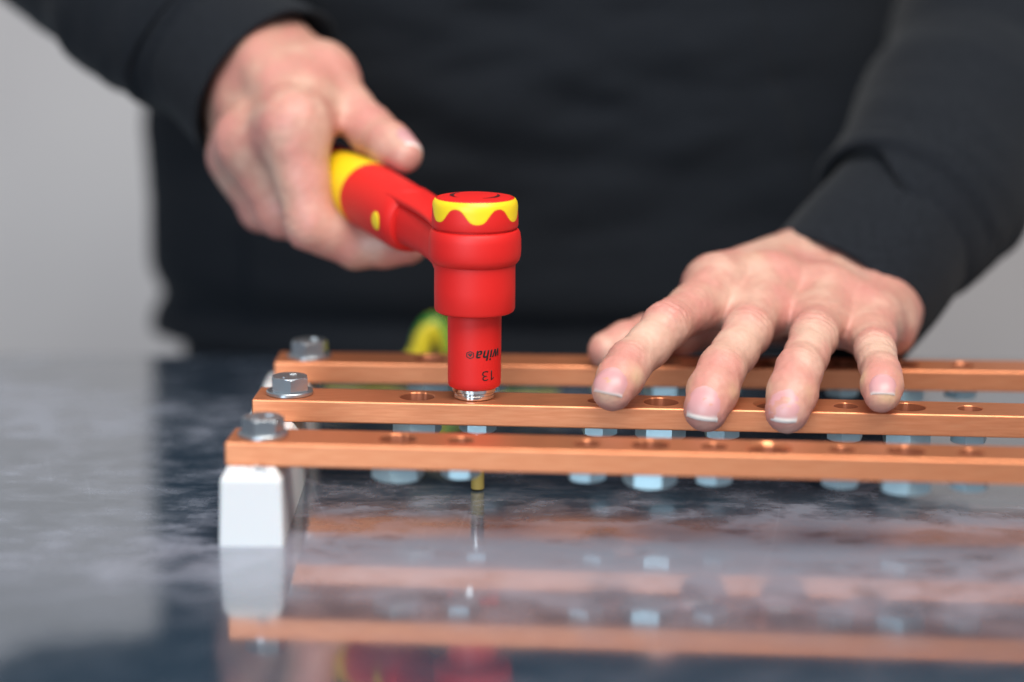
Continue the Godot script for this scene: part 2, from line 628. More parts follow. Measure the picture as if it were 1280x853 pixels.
func bolt(at: Vector3, turn: float, label: String) -> void:
	var t := thing("hex_bolt", label, "bolt", at, "bolts at the left ends of the busbars")
	t.rotation.y = deg_to_rad(turn)
	put("washer", lathe(mm2([[4.3, 0.02], [8.0, 0.02], [8.4, 0.3], [8.4, 1.2], [8.05, 1.55], [4.3, 1.55]]), 56), M.zinc, t)
	var hd := put("bolt_head", hex_mesh(12.4, 5.0, 0.05), M.zinc, t)
	hd.position.y = 0.0016
	for s in [[-2.6, 0.9, 0.5], [2.3, -1.2, -0.4]]:
		var mk := put("grade_mark", round_box(Vector3(2.6, 0.5, 0.9) * MM, 0.00022, 2), M.zinc, hd)
		mk.position = Vector3(s[0], 5.05, s[1]) * MM
		mk.rotation.y = s[2]
	put("shank", lathe(mm2([[0, -8.6], [3.6, -8.6], [4.0, -8.2], [4.0, 1.4], [0, 1.4]]), 24), M.zinc, t)

# ------------------------------------------------------------------ the ratchet
# a band with scalloped edge on a surface of revolution: radius(y), upper y, lower edge y(angle)
func wavy_band(prof: Callable, y_up: float, y_low: Callable, seg := 180, steps := 10, proud := 0.12) -> ArrayMesh:
	var rows := []
	for i in steps + 1:
		var ring := []
		for k in seg:
			var a := TAU * k / seg
			var lo: float = y_low.call(a)
			var y := lerpf(y_up, lo, float(i) / steps)
			var r: float = prof.call(y) + proud
			if i == 0 or i == steps: r -= proud * 2.0
			ring.append(Vector3(sin(a) * r, y, cos(a) * r) * MM)
		rows.append(ring)
	rows.reverse()
	return rows_mesh(rows, true)

func ratchet() -> void:
	var t := thing("ratchet", "red and yellow insulated ratchet with socket standing on the middle busbar, gripped by its handle", "ratchet", Vector3(-0.0133, BAR_TOP, 0.005))
	# socket with its steel end and its printing
	var so := put("socket", lathe(mm2([[0, 4.4], [8.6, 4.4], [9.1, 4.7], [9.4, 5.3], [9.45, 7.0], [9.55, 29.0], [9.5, 33.0], [0, 33.0]]), 96), M.red_soft, t)
	put("steel_end", lathe(mm2([[0, 0.15], [6.7, 0.15], [7.15, 0.5], [7.15, 1.5], [6.95, 1.65], [7.15, 1.8], [7.15, 2.5], [6.6, 2.55], [6.6, 2.95], [7.95, 3.0], [8.0, 4.0], [7.6, 4.6], [0, 4.6]]), 64), M.chrome, so)
	bent_text("lettering", "wiha", 9.56, 34.0, 17.2, 3.75, 10.0, true, so)
	bent_text("size_mark", "13", 9.5, 32.5, 9.8, 3.5, 4.9, false, so)
	emblem(so)
	# head
	put("head", lathe(mm2([[0, 31.4], [13.2, 31.4], [13.9, 31.8], [14.3, 32.7], [14.35, 40.0], [14.3, 48.6], [14.9, 49.0], [15.7, 50.0], [16.2, 51.6], [16.3, 54.0], [16.25, 57.5], [15.95, 59.6], [15.4, 60.7], [14.7, 61.0], [14.2, 61.1], [14.2, 62.0], [0, 62.0]]), 96), M.red, t)
	var cap := put("reversing_cap", lathe(mm2([[0, 61.6], [14.6, 61.6], [15.05, 61.9], [15.25, 62.6], [15.2, 65.0], [15.0, 69.0], [14.7, 70.6], [14.2, 71.5], [13.4, 72.0], [13.2, 71.7], [12.9, 71.65], [12.6, 72.1], [10.0, 72.6], [5.0, 73.0], [0, 73.1]]), 96), M.red, t)
	var cap_r := func(y: float) -> float:
		if y > 70.6: return lerpf(14.7, 14.0, clampf((y - 70.6) / 1.2, 0, 1))
		if y > 69.0: return lerpf(15.0, 14.7, (y - 69.0) / 1.6)
		return lerpf(15.25, 15.0, clampf((y - 62.6) / 6.4, 0, 1))
	var low := func(a: float) -> float:
		var w := smoothstep(-1.25, 1.1, cos((a - 0.07) * 6.0))
		return 69.6 - 5.6 * w
	put("scalloped_band", wavy_band(cap_r, 71.9, low), M.yellow, cap)
	for q in [[-2.4, 1.0], [0.35, 0.9]]:
		var rows := [[], []]
		for i in 15:
			var f := float(i) / 14
			var a: float = q[0] + 1.6 * f
			var w: float = 0.85 * sin(PI * clampf(f * 1.05, 0.03, 1)) + 0.15
			for e in 2:
				var r: float = 8.2 + (0.5 - e) * 1.5 * w
				rows[e].append(Vector3(sin(a) * r, 72.82, cos(a) * r) * MM)
		put("direction_mark", rows_mesh(rows, false), M.print_faint, cap)
	# neck and handle lie along a direction that points back, left and slightly up
	var hub := Vector3(0, 0.050, 0)
	var ax := Vector3(-0.0486, 0.0117, -0.095).normalized()
	var el := Vector3.UP.cross(ax).normalized()
	var eu := ax.cross(el)
	var tf := Transform3D(Basis(el, ax, el.cross(ax)), hub)          # local y runs along the handle, local z points down
	var path := []
	var rad := []
	var L := [6.0, 12.0, 18.0, 26.0, 34.0, 42.0, 48.0, 53.0, 57.0]
	var ru := [12.5, 11.2, 9.2, 8.0, 7.6, 7.8, 8.3, 8.8, 9.2]
	var rv := [10.5, 9.8, 8.8, 8.2, 8.0, 8.2, 8.6, 9.0, 9.3]
	var res: Array
	var pp := []
	var vv := []
	for i in L.size():
		pp.append(Vector3(0, L[i], 0) * MM)
		vv.append(Vector3(ru[i], rv[i], 0) * MM)
	res = resample(pp, vv, 40)
	for i in 40: rad.append(Vector2(res[1][i].x, res[1][i].y))
	var sq := func(_i: int, a: float) -> float:
		var c := absf(cos(a))
		var s := absf(sin(a))
		return 1.0 / pow(pow(c, 2.7) + pow(s, 2.7), 1.0 / 2.7)
	var neck := put("neck", rows_mesh(sweep_rows(res[0], rad, Vector3(0, 0, 1), 56, sq), true), M.red, t)
	neck.transform = tf
	# flared ledge along the top of the neck
	var lp := []
	var lr := []
	for i in 20:
		var f := i / 19.0
		lp.append(Vector3(0, lerpf(10, 60, f), lerpf(-9.6, -8.8, f)) * MM)
		lr.append(Vector2(lerpf(11.5, 8.4, f) * (1.0 - 0.22 * sin(PI * f)), 2.0 + 0.6 * f) * MM)
	var ledge := put("neck_ledge", rows_mesh(sweep_rows(lp, lr, Vector3(0, 0, 1), 32, sq), true), M.red, t)
	ledge.transform = tf
	var handle := put("handle", lathe(mm2([[0, 50.0], [9.5, 50.0], [12.4, 50.6], [14.0, 52.2], [14.7, 54.6], [14.95, 58.0], [15.1, 72.0], [15.3, 94.0], [15.2, 100.0], [14.9, 104.0], [14.3, 112.0], [13.4, 122.0], [12.8, 138.0], [12.8, 160.0], [13.4, 176.0], [14.6, 190.0], [15.0, 198.0], [14.6, 203.0], [12.4, 206.5], [8.0, 208.4], [0, 209.0]]), 80), M.red_soft, t)
	handle.transform = tf.scaled_local(Vector3(0.83, 1, 0.83))
	var hr := func(y: float) -> float:
		if y < 100.0: return lerpf(15.3, 15.2, (y - 94.0) / 6.0)
		if y < 104.0: return lerpf(15.2, 14.9, (y - 100.0) / 4.0)
		if y < 112.0: return lerpf(14.9, 14.3, (y - 104.0) / 8.0)
		return lerpf(14.3, 13.4, clampf((y - 112.0) / 10.0, 0, 1))
	var far_edge := func(a: float) -> float: return 106.0 + 14.0 * smoothstep(-0.7, 0.5, cos((a - 2.45) * 2.0))
	var rows2 := []
	for i in 13:
		var ring := []
		for k in 160:
			var a := TAU * k / 160
			var y := lerpf(91.5, far_edge.call(a), i / 12.0)
			var r: float = hr.call(y) + (0.15 if i > 0 and i < 12 else -0.15)
			ring.append(Vector3(sin(a) * r, y, cos(a) * r) * MM)
		rows2.append(ring)
	put("grip_band", rows_mesh(rows2, true), M.yellow, handle)
	# yellow insert on the side of the handle facing left
	var ins := []
	for i in 9:
		var ring := []
		for k in 28:
			var a := TAU * k / 28
			var rr := i / 8.0
			var th: float = PI / 2 + 0.30 * rr * sin(a) - 0.05
			var y: float = 59.0 + 3.2 * rr * cos(a)
			var r := 15.05 + (0.25 if i < 8 else -0.2)
			ring.append(Vector3(sin(th) * r, y, cos(th) * r) * MM)
		ins.append(ring)
	put("button", rows_mesh(ins, true), M.yellow, handle)

# lettering bent round the socket, upside down as in the photograph
func bent_text(called: String, text: String, R: float, deg: float, y0: float, height: float, width: float, bold: bool, parent: Node) -> void:
	var f := SystemFont.new()
	f.font_names = PackedStringArray(["Droid Sans"])
	f.font_weight = 700 if bold else 400
	var tm := TextMesh.new()
	tm.text = text
	tm.font = f
	tm.font_size = 64
	tm.pixel_size = 0.01
	tm.depth = 0.02
	tm.curve_step = 1.0
	var arr := tm.get_mesh_arrays()
	var v: PackedVector3Array = arr[Mesh.ARRAY_VERTEX]
	var lo := Vector3.INF
	var hi := -Vector3.INF
	for p in v:
		lo = lo.min(p)
		hi = hi.max(p)
	var idx: PackedInt32Array = arr[Mesh.ARRAY_INDEX] if arr[Mesh.ARRAY_INDEX] != null else PackedInt32Array(range(v.size()))
	var st := SurfaceTool.new()
	st.begin(Mesh.PRIMITIVE_TRIANGLES)
	var c := (lo + hi) / 2
	var k := Vector2(width / (hi.x - lo.x), height / (hi.y - lo.y))
	for q in range(0, idx.size(), 3):
		# cut each face twice so that it follows the curve
		var tris := [[v[idx[q]], v[idx[q + 1]], v[idx[q + 2]]]]
		for lev in 2:
			var nxt := []
			for t in tris:
				var ab: Vector3 = (t[0] + t[1]) / 2
				var bc: Vector3 = (t[1] + t[2]) / 2
				var ca: Vector3 = (t[2] + t[0]) / 2
				nxt.append_array([[t[0], ab, ca], [ab, t[1], bc], [ca, bc, t[2]], [ab, bc, ca]])
			tris = nxt
		for t in tris:
			for p in t:
				var x: float = (p.x - c.x) * k.x
				var y: float = (p.y - c.y) * k.y
				if bold: x += y * 0.2
				var a := deg_to_rad(deg) - x / R
				var r := R + (0.05 if p.z > c.z else -0.1)
				st.add_vertex(Vector3(sin(a) * r, y0 - y, cos(a) * r) * MM)
	st.generate_normals()
	put(called, st.commit(), M.print, parent)

func emblem(parent: Node) -> void:
	var st := SurfaceTool.new()
	st.begin(Mesh.PRIMITIVE_TRIANGLES)
	var on := func(x: float, y: float) -> Vector3:
		var a := deg_to_rad(-8.0) + x / 9.56
		return Vector3(sin(a) * 9.62, 17.5 + y, cos(a) * 9.62) * MM
	for k in 24:
		var a0 := TAU * k / 24
		var a1 := TAU * (k + 1) / 24
		var q := []
		for e in [[a0, 1.55], [a1, 1.55], [a1, 1.22], [a0, 1.22]]:
			var r: float = e[1] * (0.94 + 0.06 * cos(e[0] * 6))
			q.append(on.call(sin(e[0]) * r, cos(e[0]) * r * 0.9))
		for t in [0, 1, 2, 0, 2, 3]: st.add_vertex(q[t])
	# dark wedge shapes inside the ring
	for w in [[[-0.95, 0.3], [0.95, 0.3], [0.0, -0.72]], [[-0.75, 0.62], [-0.05, 0.62], [-0.1, 0.36]], [[0.05, 0.62], [0.75, 0.62], [0.12, 0.36]]]:
		for p in w: st.add_vertex(on.call(p[0], p[1]))
	st.generate_normals()
	put("emblem", st.commit(), M.print, parent)

# ------------------------------------------------------------------ earth cable behind the bars
func cable() -> void:
	var t := thing("earth_cable", "looped yellow and green earth cable lying behind the rear busbar, beside the red socket", "cable")
	var p := [Vector3(-80, 4.6, -163), Vector3(-64, 4.6, -164), Vector3(-50, 5.0, -165), Vector3(-41, 11, -166), Vector3(-37.5, 21, -166), Vector3(-33.8, 25.4, -166), Vector3(-30, 22.5, -166), Vector3(-25.5, 14, -166), Vector3(-18, 6.0, -166), Vector3(-8, 4.6, -165), Vector3(6, 4.6, -164), Vector3(20, 4.6, -163)]
	var pts := []
	var vals := []
	for q in p:
		pts.append(q * MM)
		vals.append(Vector3(4.6, 4.6, 0) * MM)
	var r := resample(pts, vals, 110)
	var rad := []
	for v in r[1]: rad.append(Vector2(v.x, v.y))
	var rows := sweep_rows(r[0], rad, Vector3(0, 0, 1), 28)
	var green := Color(0.03, 0.20, 0.03)
	var yel := Color(0.72, 0.56, 0.02)
	var colour := func(i: int, j: int) -> Color:
		var a := fposmod(j / 28.0 + (i - 38) * 0.006, 1.0)
		return green if a > 0.40 and a < 0.57 else yel
	put("sheath", rows_mesh(rows, true, colour), M.cable, t)
	for e in [[r[0][0], rows[0], false], [r[0][-1], rows[-1], true]]:
		var st := SurfaceTool.new()
		st.begin(Mesh.PRIMITIVE_TRIANGLES)
		for j in 28:
			for v in [e[0], e[1][j], e[1][(j + 1) % 28]]: st.add_vertex(v)
		st.generate_normals()
		put("cut_end", st.commit(), M.copper, t)

# ------------------------------------------------------------------ signed-distance bodies
class Sdf:
	var ax := PackedFloat32Array()
	var ay := PackedFloat32Array()
	var az := PackedFloat32Array()
	var dx := PackedFloat32Array()
	var dy := PackedFloat32Array()
	var dz := PackedFloat32Array()
	var il := PackedFloat32Array()
	var ra := PackedFloat32Array()
	var dr := PackedFloat32Array()
	var grp := PackedInt32Array()
	var all := PackedInt32Array()
	var k_palm := 9.0
	var k_finger := 3.0
	var k_join := 7.0
	var k_side := 1.2
	func add(a: Vector3, b: Vector3, r0: float, r1: float, g: int) -> void:
		all.append(ax.size())
		ax.append(a.x); ay.append(a.y); az.append(a.z)
		dx.append(b.x - a.x); dy.append(b.y - a.y); dz.append(b.z - a.z)
		il.append(1.0 / maxf((b - a).length_squared(), 1e-6))
		ra.append(r0); dr.append(r1 - r0); grp.append(g)
	func chain(p: Array, r: Array, g: int) -> void:
		for i in p.size() - 1: add(p[i], p[i + 1], r[i], r[i + 1], g)
	func one(i: int, x: float, y: float, z: float) -> float:
		var px := x - ax[i]
		var py := y - ay[i]
		var pz := z - az[i]
		var t := clampf((px * dx[i] + py * dy[i] + pz * dz[i]) * il[i], 0.0, 1.0)
		px -= dx[i] * t
		py -= dy[i] * t
		pz -= dz[i] * t
		return sqrt(px * px + py * py + pz * pz) - ra[i] - dr[i] * t
	func dist(x: float, y: float, z: float, list: PackedInt32Array) -> float:
		var palm := 1000.0
		var fing := 1000.0
		var det := 1000.0
		var cur := 1000.0
		var g := -1
		var k := k_palm
		for i in list:
			if grp[i] != g:
				if g == 0: palm = minf(palm, cur) - pow(maxf(k_palm - absf(palm - cur), 0.0), 2.0) / (4.0 * k_palm)
				elif g > 0 and g < 10:
					var h0 := maxf(k_side - absf(fing - cur), 0.0)
					fing = minf(fing, cur) - h0 * h0 / (4.0 * k_side)
				elif g >= 10: det = minf(det, cur)
				cur = 1000.0
				g = grp[i]
				k = k_palm if g == 0 else k_finger
			var px := x - ax[i]
			var py := y - ay[i]
			var pz := z - az[i]
			var t := clampf((px * dx[i] + py * dy[i] + pz * dz[i]) * il[i], 0.0, 1.0)
			px -= dx[i] * t
			py -= dy[i] * t
			pz -= dz[i] * t
			var d := sqrt(px * px + py * py + pz * pz) - ra[i] - dr[i] * t
			var h := k - absf(cur - d)
			cur = minf(cur, d)
			if h > 0.0: cur -= h * h / (4.0 * k)
		if g == 0: palm = minf(palm, cur) - pow(maxf(k_palm - absf(palm - cur), 0.0), 2.0) / (4.0 * k_palm)
		elif g > 0 and g < 10:
			var h1 := maxf(k_side - absf(fing - cur), 0.0)
			fing = minf(fing, cur) - h1 * h1 / (4.0 * k_side)
		elif g >= 10: det = minf(det, cur)
		var hj := maxf(k_join - absf(palm - fing), 0.0)
		var out := minf(palm, fing) - hj * hj / (4.0 * k_join)
		var hd := maxf(2.6 - absf(out - det), 0.0)
		return minf(out, det) - hd * hd / 10.4
	# surface nets; returns [vertices, normals, indices] in the units of the bones
	func surface(cell: float) -> Array:
		var lo := Vector3.INF
		var hi := -Vector3.INF
		for i in ax.size():
			var a := Vector3(ax[i], ay[i], az[i])
			var b := a + Vector3(dx[i], dy[i], dz[i])
			var r := Vector3.ONE * (maxf(ra[i], ra[i] + dr[i]) + 4.0)
			lo = lo.min(a - r).min(b - r)
			hi = hi.max(a + r).max(b + r)
		var B := 6
		var bx := int(ceil((hi.x - lo.x) / cell / B)) + 1
		var by := int(ceil((hi.y - lo.y) / cell / B)) + 1
		var bz := int(ceil((hi.z - lo.z) / cell / B)) + 1
		var nx := bx * B
		var ny := by * B
		var nz := bz * B
		var val := PackedFloat32Array()
		val.resize(nx * ny * nz)
		val.fill(5.0)
		var rad := 0.5 * sqrt(3.0) * B * cell
		var live := []
		for kz in bz:
			for ky in by:
				for kx in bx:
					var cx := lo.x + (kx + 0.5) * B * cell
					var cy := lo.y + (ky + 0.5) * B * cell
					var cz := lo.z + (kz + 0.5) * B * cell
					var dm := 1000.0
					var ds := PackedFloat32Array()
					ds.resize(ax.size())
					for i in all:
						var d := one(i, cx, cy, cz)
						ds[i] = d
						if d < dm: dm = d
					if dm - rad > 5.0: continue
					var x0 := kx * B
					var y0 := ky * B
					var z0 := kz * B
					if dm + rad < -2.5:
						for z in B:
							for y in B:
								var o := ((z0 + z) * ny + y0 + y) * nx + x0
								for x in B: val[o + x] = -3.0
						continue
					var list := PackedInt32Array()
					for i in all:
						if ds[i] < dm + 2.0 * rad + k_palm: list.append(i)
					live.append(Vector3i(x0, y0, z0))
					for z in B:
						for y in B:
							var o := ((z0 + z) * ny + y0 + y) * nx + x0
							for x in B:
								val[o + x] = dist(lo.x + (x0 + x) * cell, lo.y + (y0 + y) * cell, lo.z + (z0 + z) * cell, list)
		var sxy := nx * ny
		var offs := [0, 1, nx, nx + 1, sxy, sxy + 1, sxy + nx, sxy + nx + 1]
		var edges := [[0, 1], [2, 3], [4, 5], [6, 7], [0, 2], [1, 3], [4, 6], [5, 7], [0, 4], [1, 5], [2, 6], [3, 7]]
		var vid := PackedInt32Array()
		vid.resize(nx * ny * nz)
		vid.fill(-1)
		var verts := PackedVector3Array()
		var cells := []
		for b in live:
			for z in B:
				if b.z + z >= nz - 1: continue
				for y in B:
					if b.y + y >= ny - 1: continue
					for x in B:
						if b.x + x >= nx - 1: continue
						var o: int = ((b.z + z) * ny + b.y + y) * nx + b.x + x
						var c := 0
						if val[o] < 0: c += 1
						if val[o + 1] < 0: c += 1
						if val[o + nx] < 0: c += 1
						if val[o + nx + 1] < 0: c += 1
						if val[o + sxy] < 0: c += 1
						if val[o + sxy + 1] < 0: c += 1
						if val[o + sxy + nx] < 0: c += 1
						if val[o + sxy + nx + 1] < 0: c += 1
						if c == 0 or c == 8: continue
						var p := Vector3.ZERO
						var n := 0
						for e in edges:
							var v0 := val[o + offs[e[0]]]
							var v1 := val[o + offs[e[1]]]
							if (v0 < 0) == (v1 < 0): continue
							var t := v0 / (v0 - v1)
							var e0: int = e[0]
							var e1: int = e[1]
							var q0 := Vector3(e0 & 1, (e0 >> 1) & 1, e0 >> 2)
							var q1 := Vector3(e1 & 1, (e1 >> 1) & 1, e1 >> 2)
							p += q0.lerp(q1, t)
							n += 1
						p /= n
						vid[o] = verts.size()
						verts.append(lo + (p + Vector3(b.x + x, b.y + y, b.z + z)) * cell)
						cells.append(o)
		var idx := PackedInt32Array()
		var step := [1, nx, sxy]
		for o in cells:
			for ax_ in 3:
				var s0 := val[o] < 0
				if s0 == (val[o + step[ax_]] < 0): continue
				var u: int = step[(ax_ + 1) % 3]
				var w: int = step[(ax_ + 2) % 3]
				var a := vid[o]
				var b2 := vid[o - u]
				var c2 := vid[o - u - w]
				var d2 := vid[o - w]
				if b2 < 0 or c2 < 0 or d2 < 0: continue
				if s0: idx.append_array(PackedInt32Array([a, c2, b2, a, d2, c2]))
				else: idx.append_array(PackedInt32Array([a, b2, c2, a, c2, d2]))
		return [verts, normals(verts, idx), idx]
	static func normals(v: PackedVector3Array, idx: PackedInt32Array) -> PackedVector3Array:
		var n := PackedVector3Array()
		n.resize(v.size())
		for i in range(0, idx.size(), 3):
			var f := (v[idx[i + 2]] - v[idx[i]]).cross(v[idx[i + 1]] - v[idx[i]])
			n[idx[i]] += f
			n[idx[i + 1]] += f
			n[idx[i + 2]] += f
		for i in n.size(): n[i] = n[i].normalized()
		return n

const SKIN := Color(0.50, 0.258, 0.202)
const PINK := Color(0.54, 0.220, 0.190)
const RED := Color(0.38, 0.105, 0.095)
const PALE := Color(0.60, 0.40, 0.31)
const WAX := Color(0.62, 0.42, 0.245)

# fold, wrinkle and tint a body surface; returns the array mesh data in metres
func finish_skin(data: Array, creases: Array, tints: Array, lumps: float) -> Array:
	var v: PackedVector3Array = data[0]
	var n: PackedVector3Array = data[1]
	var n1 := noise(0.09, 3, 7)
	var n2 := noise(0.35, 2, 8)
	var n3 := noise(0.05, 3, 9)
	var col := PackedColorArray()
	col.resize(v.size())
	for i in v.size():
		var p := v[i]
		var d := n1.get_noise_3dv(p) * 0.30 * lumps + n2.get_noise_3dv(p) * 0.15 * lumps
		for c in creases:
			var q: Vector3 = p - c[0]
			if q.length_squared() > 200.0: continue
			var s: float = q.dot(c[1])
			var up_: float = q.dot(c[2])
			if absf(s) > c[3] * 2.2 or up_ < 0.0: continue
			var wob := n1.get_noise_3dv(p * 1.6) * 1.3
			var env := exp(-(s / c[3]) * (s / c[3])) * clampf(up_ / 5.0, 0.0, 1.0)
			d -= c[4] * env * pow(0.5 + 0.5 * cos(TAU * (s + wob) / c[5]), 2.0)
		v[i] = p + n[i] * d
		var cl := SKIN
		for t in tints:
			var q2: Vector3 = p - t[0]
			var f: float = q2.length_squared() / (t[1] * t[1])
			if f > 4.0: continue
			cl = cl.lerp(t[2], t[3] * exp(-f * 1.3))
		var m := n3.get_noise_3dv(p)
		var m2 := n2.get_noise_3dv(p * 0.9)
		cl = cl.lerp(PINK, clampf(m * 1.3, 0.0, 0.6)).lerp(PALE, clampf(-m * 1.2, 0.0, 0.5))
		cl = cl * (1.0 + m2 * 0.08)
		cl.a = 1.0
		col[i] = cl
	var nn := Sdf.normals(v, data[2])
	for i in v.size(): v[i] *= MM
	return [v, nn, data[2], col]

func join_skin(parts: Array) -> ArrayMesh:
	var v := PackedVector3Array()
	var n := PackedVector3Array()
	var c := PackedColorArray()
	var idx := PackedInt32Array()
	for p in parts:
		var base := v.size()
		v.append_array(p[0])
		n.append_array(p[1])
		c.append_array(p[3])
		for i in p[2]: idx.append(i + base)
	var arr := []
	arr.resize(Mesh.ARRAY_MAX)
	arr[Mesh.ARRAY_VERTEX] = v
	arr[Mesh.ARRAY_NORMAL] = n
	arr[Mesh.ARRAY_COLOR] = c
	arr[Mesh.ARRAY_INDEX] = idx
	var m := ArrayMesh.new()
	m.add_surface_from_arrays(Mesh.PRIMITIVE_TRIANGLES, arr)
	return m

func orth(v: Vector3, d: Vector3) -> Vector3:
	return (v - d * v.dot(d)).normalized()

# nail plate laid on the finger: centre, direction to the tip, outward normal, width, length
func nail_mesh(S: Sdf, c: Vector3, along: Vector3, out: Vector3, w: float, ln: float, white_from := 0.85) -> ArrayMesh:
	var side := along.cross(out)
	var rows := []
	var NU := 16
	var NV := 14
	var hs := []
	for j in NV + 1:
		var row := []
		var hr := []
		for i in NU + 1:
			var u := lerpf(-1, 1, float(i) / NU)
			var f := float(j) / NV
			var a0 := -ln / 2 + ln * 0.20 * u * u
			var a1 := ln / 2 - ln * 0.10 * u * u
			var wide := w / 2 * (0.90 + 0.10 * sin(PI * minf(f * 1.1, 1.0)))
			var b := c + along * lerpf(a0, a1, f) + side * (u * wide)
			var h := 13.0
			for s in 14:
				var q := b + out * h
				h -= S.dist(q.x, q.y, q.z, S.all) * 0.9
			hr.append(h)
			row.append(b)
		rows.append(row)
		hs.append(hr)
	# the plate is an arch: take its middle height from the skin, its cross curve from an average
	var pts := []
	for j in NV + 1:
		var row := []
		for i in NU + 1:
			var u := lerpf(-1, 1, float(i) / NU)
			var f := float(j) / NV
			var mid: float = lerpf(hs[0][NU / 2], hs[NV][NU / 2], f)
			mid = lerpf(hs[j][NU / 2], mid, 0.5)
			var arch: float = mid - w * 0.17 * u * u
			var h: float = lerpf(arch, hs[j][i], 0.45) + 0.55 - 0.75 * pow(absf(u), 10) - 0.7 * pow(1.0 - f, 9)
			row.append((rows[j][i] + out * h) * MM)
		pts.append(row)
	var rim := []
	for i in NU + 1: rim.append(pts[NV][i] - out * (0.6 * MM) - along * (0.15 * MM))
	pts.append(rim)
	var colour := func(j: int, i: int) -> Color:
		var f := float(j) / NV
		var u := absf(lerpf(-1, 1, float(i) / NU))
		var pink := Color(0.52, 0.265, 0.275).lerp(Color(0.56, 0.32, 0.32), clampf((f - 0.45) * 1.6, 0, 1))
		pink = pink.lerp(Color(0.58, 0.37, 0.36), clampf(1.0 - f * 4.5, 0, 1) * (1.0 - u * u) * 0.7)
		var white := smoothstep(white_from, white_from + 0.08, f + 0.05 * u * u)
		return pink.lerp(Color(0.82, 0.76, 0.71), white)
	return rows_mesh(pts, false, colour)

# ------------------------------------------------------------------ the person
func person() -> void:
	var t := thing("person", "person in dark sweatshirt gripping a red ratchet, other hand spread on copper bars", "person")
	var left := left_hand()
	var right := right_hand()
	# arms and trunk under the clothes, coarse
	var S := Sdf.new()
	S.k_palm = 20.0
	S.chain([Vector3(140, 455, -375), Vector3(245, 330, -372), Vector3(259, 205, -329), Vector3(195, 115, -195)], [34.0, 32.0, 28.0, 16.0], 0)
	S.chain([Vector3(-140, 455, -375), Vector3(-226, 340, -368), Vector3(-233, 232, -314), Vector3(-165, 172, -215)], [34.0, 32.0, 28.0, 16.0], 0)
	S.chain([Vector3(0, 405, -370), Vector3(0, 100, -375), Vector3(0, -100, -375)], [68.0, 68.0, 68.0], 0)
	S.chain([Vector3(-120, 435, -372), Vector3(120, 435, -372)], [36.0, 36.0], 0)
	var trunk := finish_skin(S.surface(14.0), [], [], 0.0)
	var body := put("body", join_skin([left[0], right[0], trunk]), M.skin, t)
	for nm in left[1]: put("fingernail", nm, M.nail, body)
	for nm in right[1]: put("fingernail", nm, M.nail, body)
	clothes(t)

